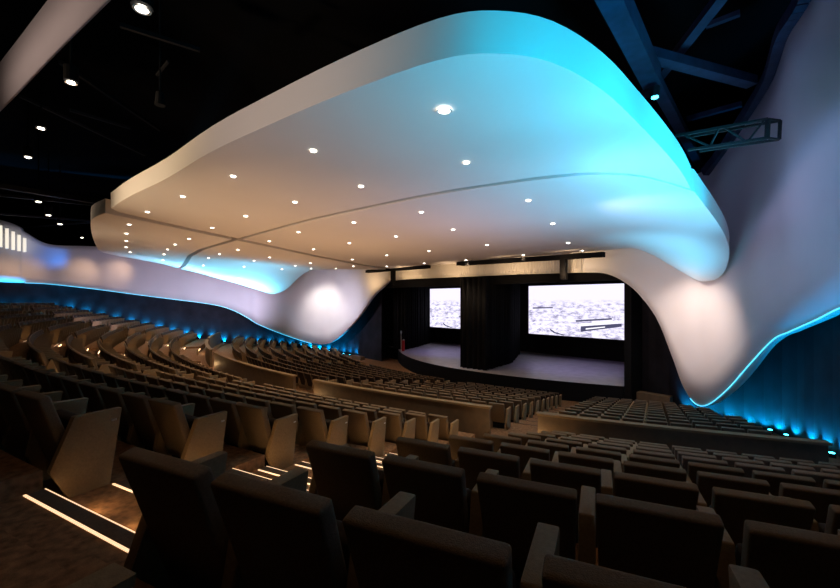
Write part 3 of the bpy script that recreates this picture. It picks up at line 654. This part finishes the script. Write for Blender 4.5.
# ------------------------------------------------------------------ aisle stairs with lit nosings
AN = {15.9: 'near aisle beside the camera', 6.4: 'middle left aisle', -6.4: 'left aisle', -15.9: 'far left aisle'}
for phi in (15.9, 6.4, -6.4, -15.9):
    t = empty('aisle_stair', (0, 0, 0)); tag(t, 'stepped carpet stair with glowing nosings in the ' + AN[phi], 'stairs')
    dl, dr = (NEAR_L + .03, .66) if phi == 15.9 else (-OTH + .03, OTH - .03)
    def q(u, d, z):
        x, y, _ = pol(u, aisle_theta(u, phi, d)); return (x, y, z)
    def strip(nm, u0, u1, z0, z1, m_, dl=dl, dr=dr):
        bm = bmesh.new()
        add_hull(bm, [q(u0, dl, z0), q(u0, dl, z1), q(u1, dl, z0), q(u1, dl, z1), q(u0, dr, z0), q(u0, dr, z1), q(u1, dr, z0), q(u1, dr, z1)])
        return link(nm, bm, m_, t)
    for ue in [b for b in brk if b > 1.3]:
        zt, zb = z_aisle(ue - 1e-3), (z_aisle(ue + 1e-3) if ue < UROWS[9] + 1 else 1.57)
        strip('nosing_band', ue - .115, ue + .01, zt - .012, zt + .004, 'nosing')
        strip('nosing_light', ue - .13, ue - .112, zt - .005, zt + .008, 'led_warm')
        strip('edge_line', ue + .002, ue + .011, zt - .006, zt + .006, 'led_warm')
        strip('under_nosing_glow', ue + .002, ue + .01, zt - .06, zt - .03, 'led_glow')
        if ue < 8:
            for dd in ((-.45, .1, .6) if phi == 15.9 else (0.0,)):
                lamp('SPOT', q(ue + .03, dd, zt - .04), q(ue + .26, dd, zb), 7.0 if phi == 15.9 else 9.0, AMBER, .02, 120, 1.0, 'step_light')
    for j in range(2, 11):
        ur = LROWS[j] + .05
        def q(u, d, z):
            x, y, _ = pol(u, aisle_theta(u, phi, d)); return (x, y, z)
        bm = bmesh.new(); zz = lz(j - 1); uu = ur - .015
        add_hull(bm, [q(uu, dl, zz - .012), q(uu, dl, zz + .012), q(uu + .028, dl, zz - .012), q(uu + .028, dl, zz + .012), q(uu, dr, zz - .012), q(uu, dr, zz + .012), q(uu + .028, dr, zz - .012), q(uu + .028, dr, zz + .012)])
        link('nosing_strip', bm, 'nosing', t)

# ------------------------------------------------------------------ seats
def back_pts(wb, wt):
    # leans back: front/rear faces, bottom and top (y forward)
    return [(-wb, -.10, .20), (-wt, -.32, .89), (-wb, .0, .20), (-wt, -.235, .908),
            (wb, -.10, .20), (wt, -.32, .89), (wb, .0, .20), (wt, -.235, .908)]
def cush_pts(w_):
    # tipped-up cushion
    return [(-w_, .02, .28), (-w_, -.09, .66), (-w_, .14, .30), (-w_, .01, .68),
            (w_, .02, .28), (w_, -.09, .66), (w_, .14, .30), (w_, .01, .68)]
ARM = [(-.12, .0), (.12, .0), (.25, .72), (-.13, .73), (-.22, .27)]   # side profile (y, z): stem leaning forward to a level armrest
def arm_prism(bm, x0, x1, bev=0): add_prism(bm, ARM, x0, x1, lambda a, p: (a, p[0], p[1]), bev)
def mk(name, build, m, smooth=True):
    bm = bmesh.new(); build(bm); me = bpy.data.meshes.new(name); bmesh.ops.recalc_face_normals(bm, faces=bm.faces)
    for f in bm.faces: f.smooth = smooth
    bm.to_mesh(me); bm.free(); me.materials.append(M[m]); me.set_sharp_from_angle(angle=R(50)); return me
me_back = mk('backrest', lambda b: add_hull(b, back_pts(.235, .262), .020), 'fabric')
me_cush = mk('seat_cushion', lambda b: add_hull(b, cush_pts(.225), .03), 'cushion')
me_arm = mk('armrest', lambda b: arm_prism(b, -.042, .042, .012), 'panel')
me_end = mk('end_panel', lambda b: add_prism(b, [(-.14, 0), (.17, 0), (.27, .70), (-.10, .70), (-.27, .27)], -.035, .035, lambda a, p: (a, p[0], p[1]), .012), 'panel')
me_base = mk('pedestal', lambda b: add_hull(b, [(-.2, -.08, 0), (-.2, -.08, .34), (-.2, .0, 0), (-.2, .06, .34), (.2, -.08, 0), (.2, -.08, .34), (.2, .0, 0), (.2, .06, .34)], .01, 1), 'black')
me_mark = mk('seat_marker', lambda b: (add_box(b, -.004, .004, -.02, .02, -.008, .008)), 'silver', False)
low = bmesh.new(); add_hull(low, back_pts(.235, .262), .02, 1); nb_ = len(low.faces); add_hull(low, cush_pts(.225)); nc_ = len(low.faces); arm_prism(low, .26, .34); low.verts.index_update()
LV = np.array([v.co[:] for v in low.verts]); LF = [[v.index for v in f.verts] for f in low.faces]; low.free()

seats = []
def rows(kind, idx, us, z, left):
    th = {'wl': lim_wall(us, -1, 1.15), 'wr': lim_wall(us, 1, 1.5 if kind == 'u' else 2.1)}
    A = [(-15.9, .8, .8), (-6.4, .8, .8), (6.4, .8, .8), (15.9, .95 if kind == 'u' else .8, 1.32 if kind == 'u' else .8)]
    blocks = [(th['wl'], aisle_theta(us, A[0][0], -A[0][1]), 'b0')]
    for k in range(3): blocks.append((aisle_theta(us, A[k][0], A[k][2]), aisle_theta(us, A[k + 1][0], -A[k + 1][1]), 'b%d' % (k + 1)))
    blocks.append((aisle_theta(us, A[3][0], A[3][2]), th['wr'], 'b4'))
    r = RC - us - .30
    for t0, t1, bn in blocks:
        if (bn == 'b4') == left and kind == 'u': continue
        L = r * (t1 - t0)
        if L < 1.3: continue
        n = int((L + .1) / .60); p = .605
        base0 = t0 + .04 / r if bn == 'b4' else None
        for k in range(n):
            if bn == 'b4': t = t0 + (k + .5) * p / r + .06 / r
            elif bn == 'b0': t = t1 - (n - k - .5) * p / r - .03 / r
            else: t = t0 + (k + .5) * (L / n) / r
            pp = p if bn in ('b4', 'b0') else L / n
            if k == n - 1 and bn == 'b4' and t > t1: continue
            x, y, _ = pol(us + .30, t, z)
            seats.append(dict(x=x, y=y, z=z, t=t, kind=kind, row=idx, block=bn, k=k, n=n, p=pp, first=k == 0, last=k == n - 1))
for i in range(-4, 10):
    rows('u', i, UROWS[i], uz(i), False)
    if i < 9: rows('u', i, UROWS[i] + .55, uz(i) - HR, True)
for j in range(1, 11): rows('l', j, LROWS[j], lz(j), None)
def project(x, y, z):
    X, Y = x - CAM.x, y; xc = X * _c + Y * _s; zc = -X * _s + Y * _c
    return xc, zc, z
keep = []
for s in seats:
    xc, zc, _ = project(s['x'], s['y'], s['z']); d = math.hypot(xc, zc)
    if s['kind'] == 'u' and s['row'] == 0 and d < 1.05: continue
    if s['kind'] == 'u' and s['row'] < 0 and d < 6: continue
    if d < .8: continue
    s['d'] = d
    s['vis'] = zc > 0.25 and -452 < 397 * xc / zc < 452 and (-397 * (s['z'] + .95 - CAM.z) / zc) < 330
    if zc > -1 and abs(xc) < 1.35 * (zc + 2) or s['vis']: keep.append(s)
keep.sort(key=lambda s: (not s['vis'], s['d']))
indiv, rest = keep[:300], keep[300:]
rowword = {0: 'camera row', 1: 'first row ahead of camera', 2: 'second row ahead', 3: 'third row ahead', 4: 'fourth row ahead', 5: 'fifth row ahead', 6: 'sixth row ahead', 7: 'seventh row ahead', 8: 'eighth row ahead', 9: 'last row before barrier',
           -1: 'first row behind camera row', -2: 'second row behind camera row', -3: 'third row behind camera row', -4: 'fourth row behind camera row'}
for s in indiv:
    rw = rowword[s['row']] if s['kind'] == 'u' else ORD[s['row']] + ' row beyond barrier'
    if s['block'] == 'b4': pos = '%s right of near aisle' % ORD[s['k'] + 1]; gp = 'seats right of the near aisle'
    elif s['block'] == 'b3': pos = '%s left of near aisle' % ORD[s['n'] - s['k']]; gp = 'seats left of the near aisle'
    elif s['block'] == 'b2': pos = '%s left of middle aisle' % ORD[s['n'] - s['k']]; gp = 'seats left of the middle aisle'
    elif s['block'] == 'b1': pos = '%s left of left aisle' % ORD[s['n'] - s['k']]; gp = 'seats left of the left aisle'
    else: pos = '%s beside far left aisle' % ORD[s['n'] - s['k']]; gp = 'seats beyond the far left aisle'
    t = empty('theatre_seat', (s['x'], s['y'], s['z']), s['t'])
    tag(t, 'brown theatre seat, %s, %s' % (rw, pos), 'seat', gp + (' above the barrier' if s['kind'] == 'u' else ' below the barrier'))
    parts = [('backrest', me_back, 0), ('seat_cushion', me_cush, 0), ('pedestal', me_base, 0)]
    h = s['p'] / 2
    parts.append(('armrest', me_arm, h) if not s['last'] else ('end_panel', me_end, h + .01))
    if s['first']: parts.append(('end_panel', me_end, -h - .01))
    for nm, me_, x in parts:
        o = bpy.data.objects.new(nm, me_); C.objects.link(o); o.parent = t; o.location = (x, 0, 0)
        if nm == 'end_panel' and s['d'] < 8:
            sm = bpy.data.objects.new('aisle_marker', me_mark); C.objects.link(sm); sm.parent = o; sm.location = (.038 if x > 0 else -.038, .2, .60)
# the remaining far seats as one mesh
V, F, FM = [], [], []; nv = 0
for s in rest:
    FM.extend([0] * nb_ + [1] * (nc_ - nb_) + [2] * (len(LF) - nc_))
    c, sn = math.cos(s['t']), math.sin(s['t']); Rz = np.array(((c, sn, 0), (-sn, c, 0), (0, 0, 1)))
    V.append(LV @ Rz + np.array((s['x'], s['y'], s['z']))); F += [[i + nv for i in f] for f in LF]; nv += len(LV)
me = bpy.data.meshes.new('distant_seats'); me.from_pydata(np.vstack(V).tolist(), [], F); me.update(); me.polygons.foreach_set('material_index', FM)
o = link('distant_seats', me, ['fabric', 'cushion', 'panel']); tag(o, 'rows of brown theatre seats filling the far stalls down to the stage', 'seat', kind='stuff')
print('seats', len(seats), len(indiv), len(rest), 'farthest individual', indiv[-1]['d'])
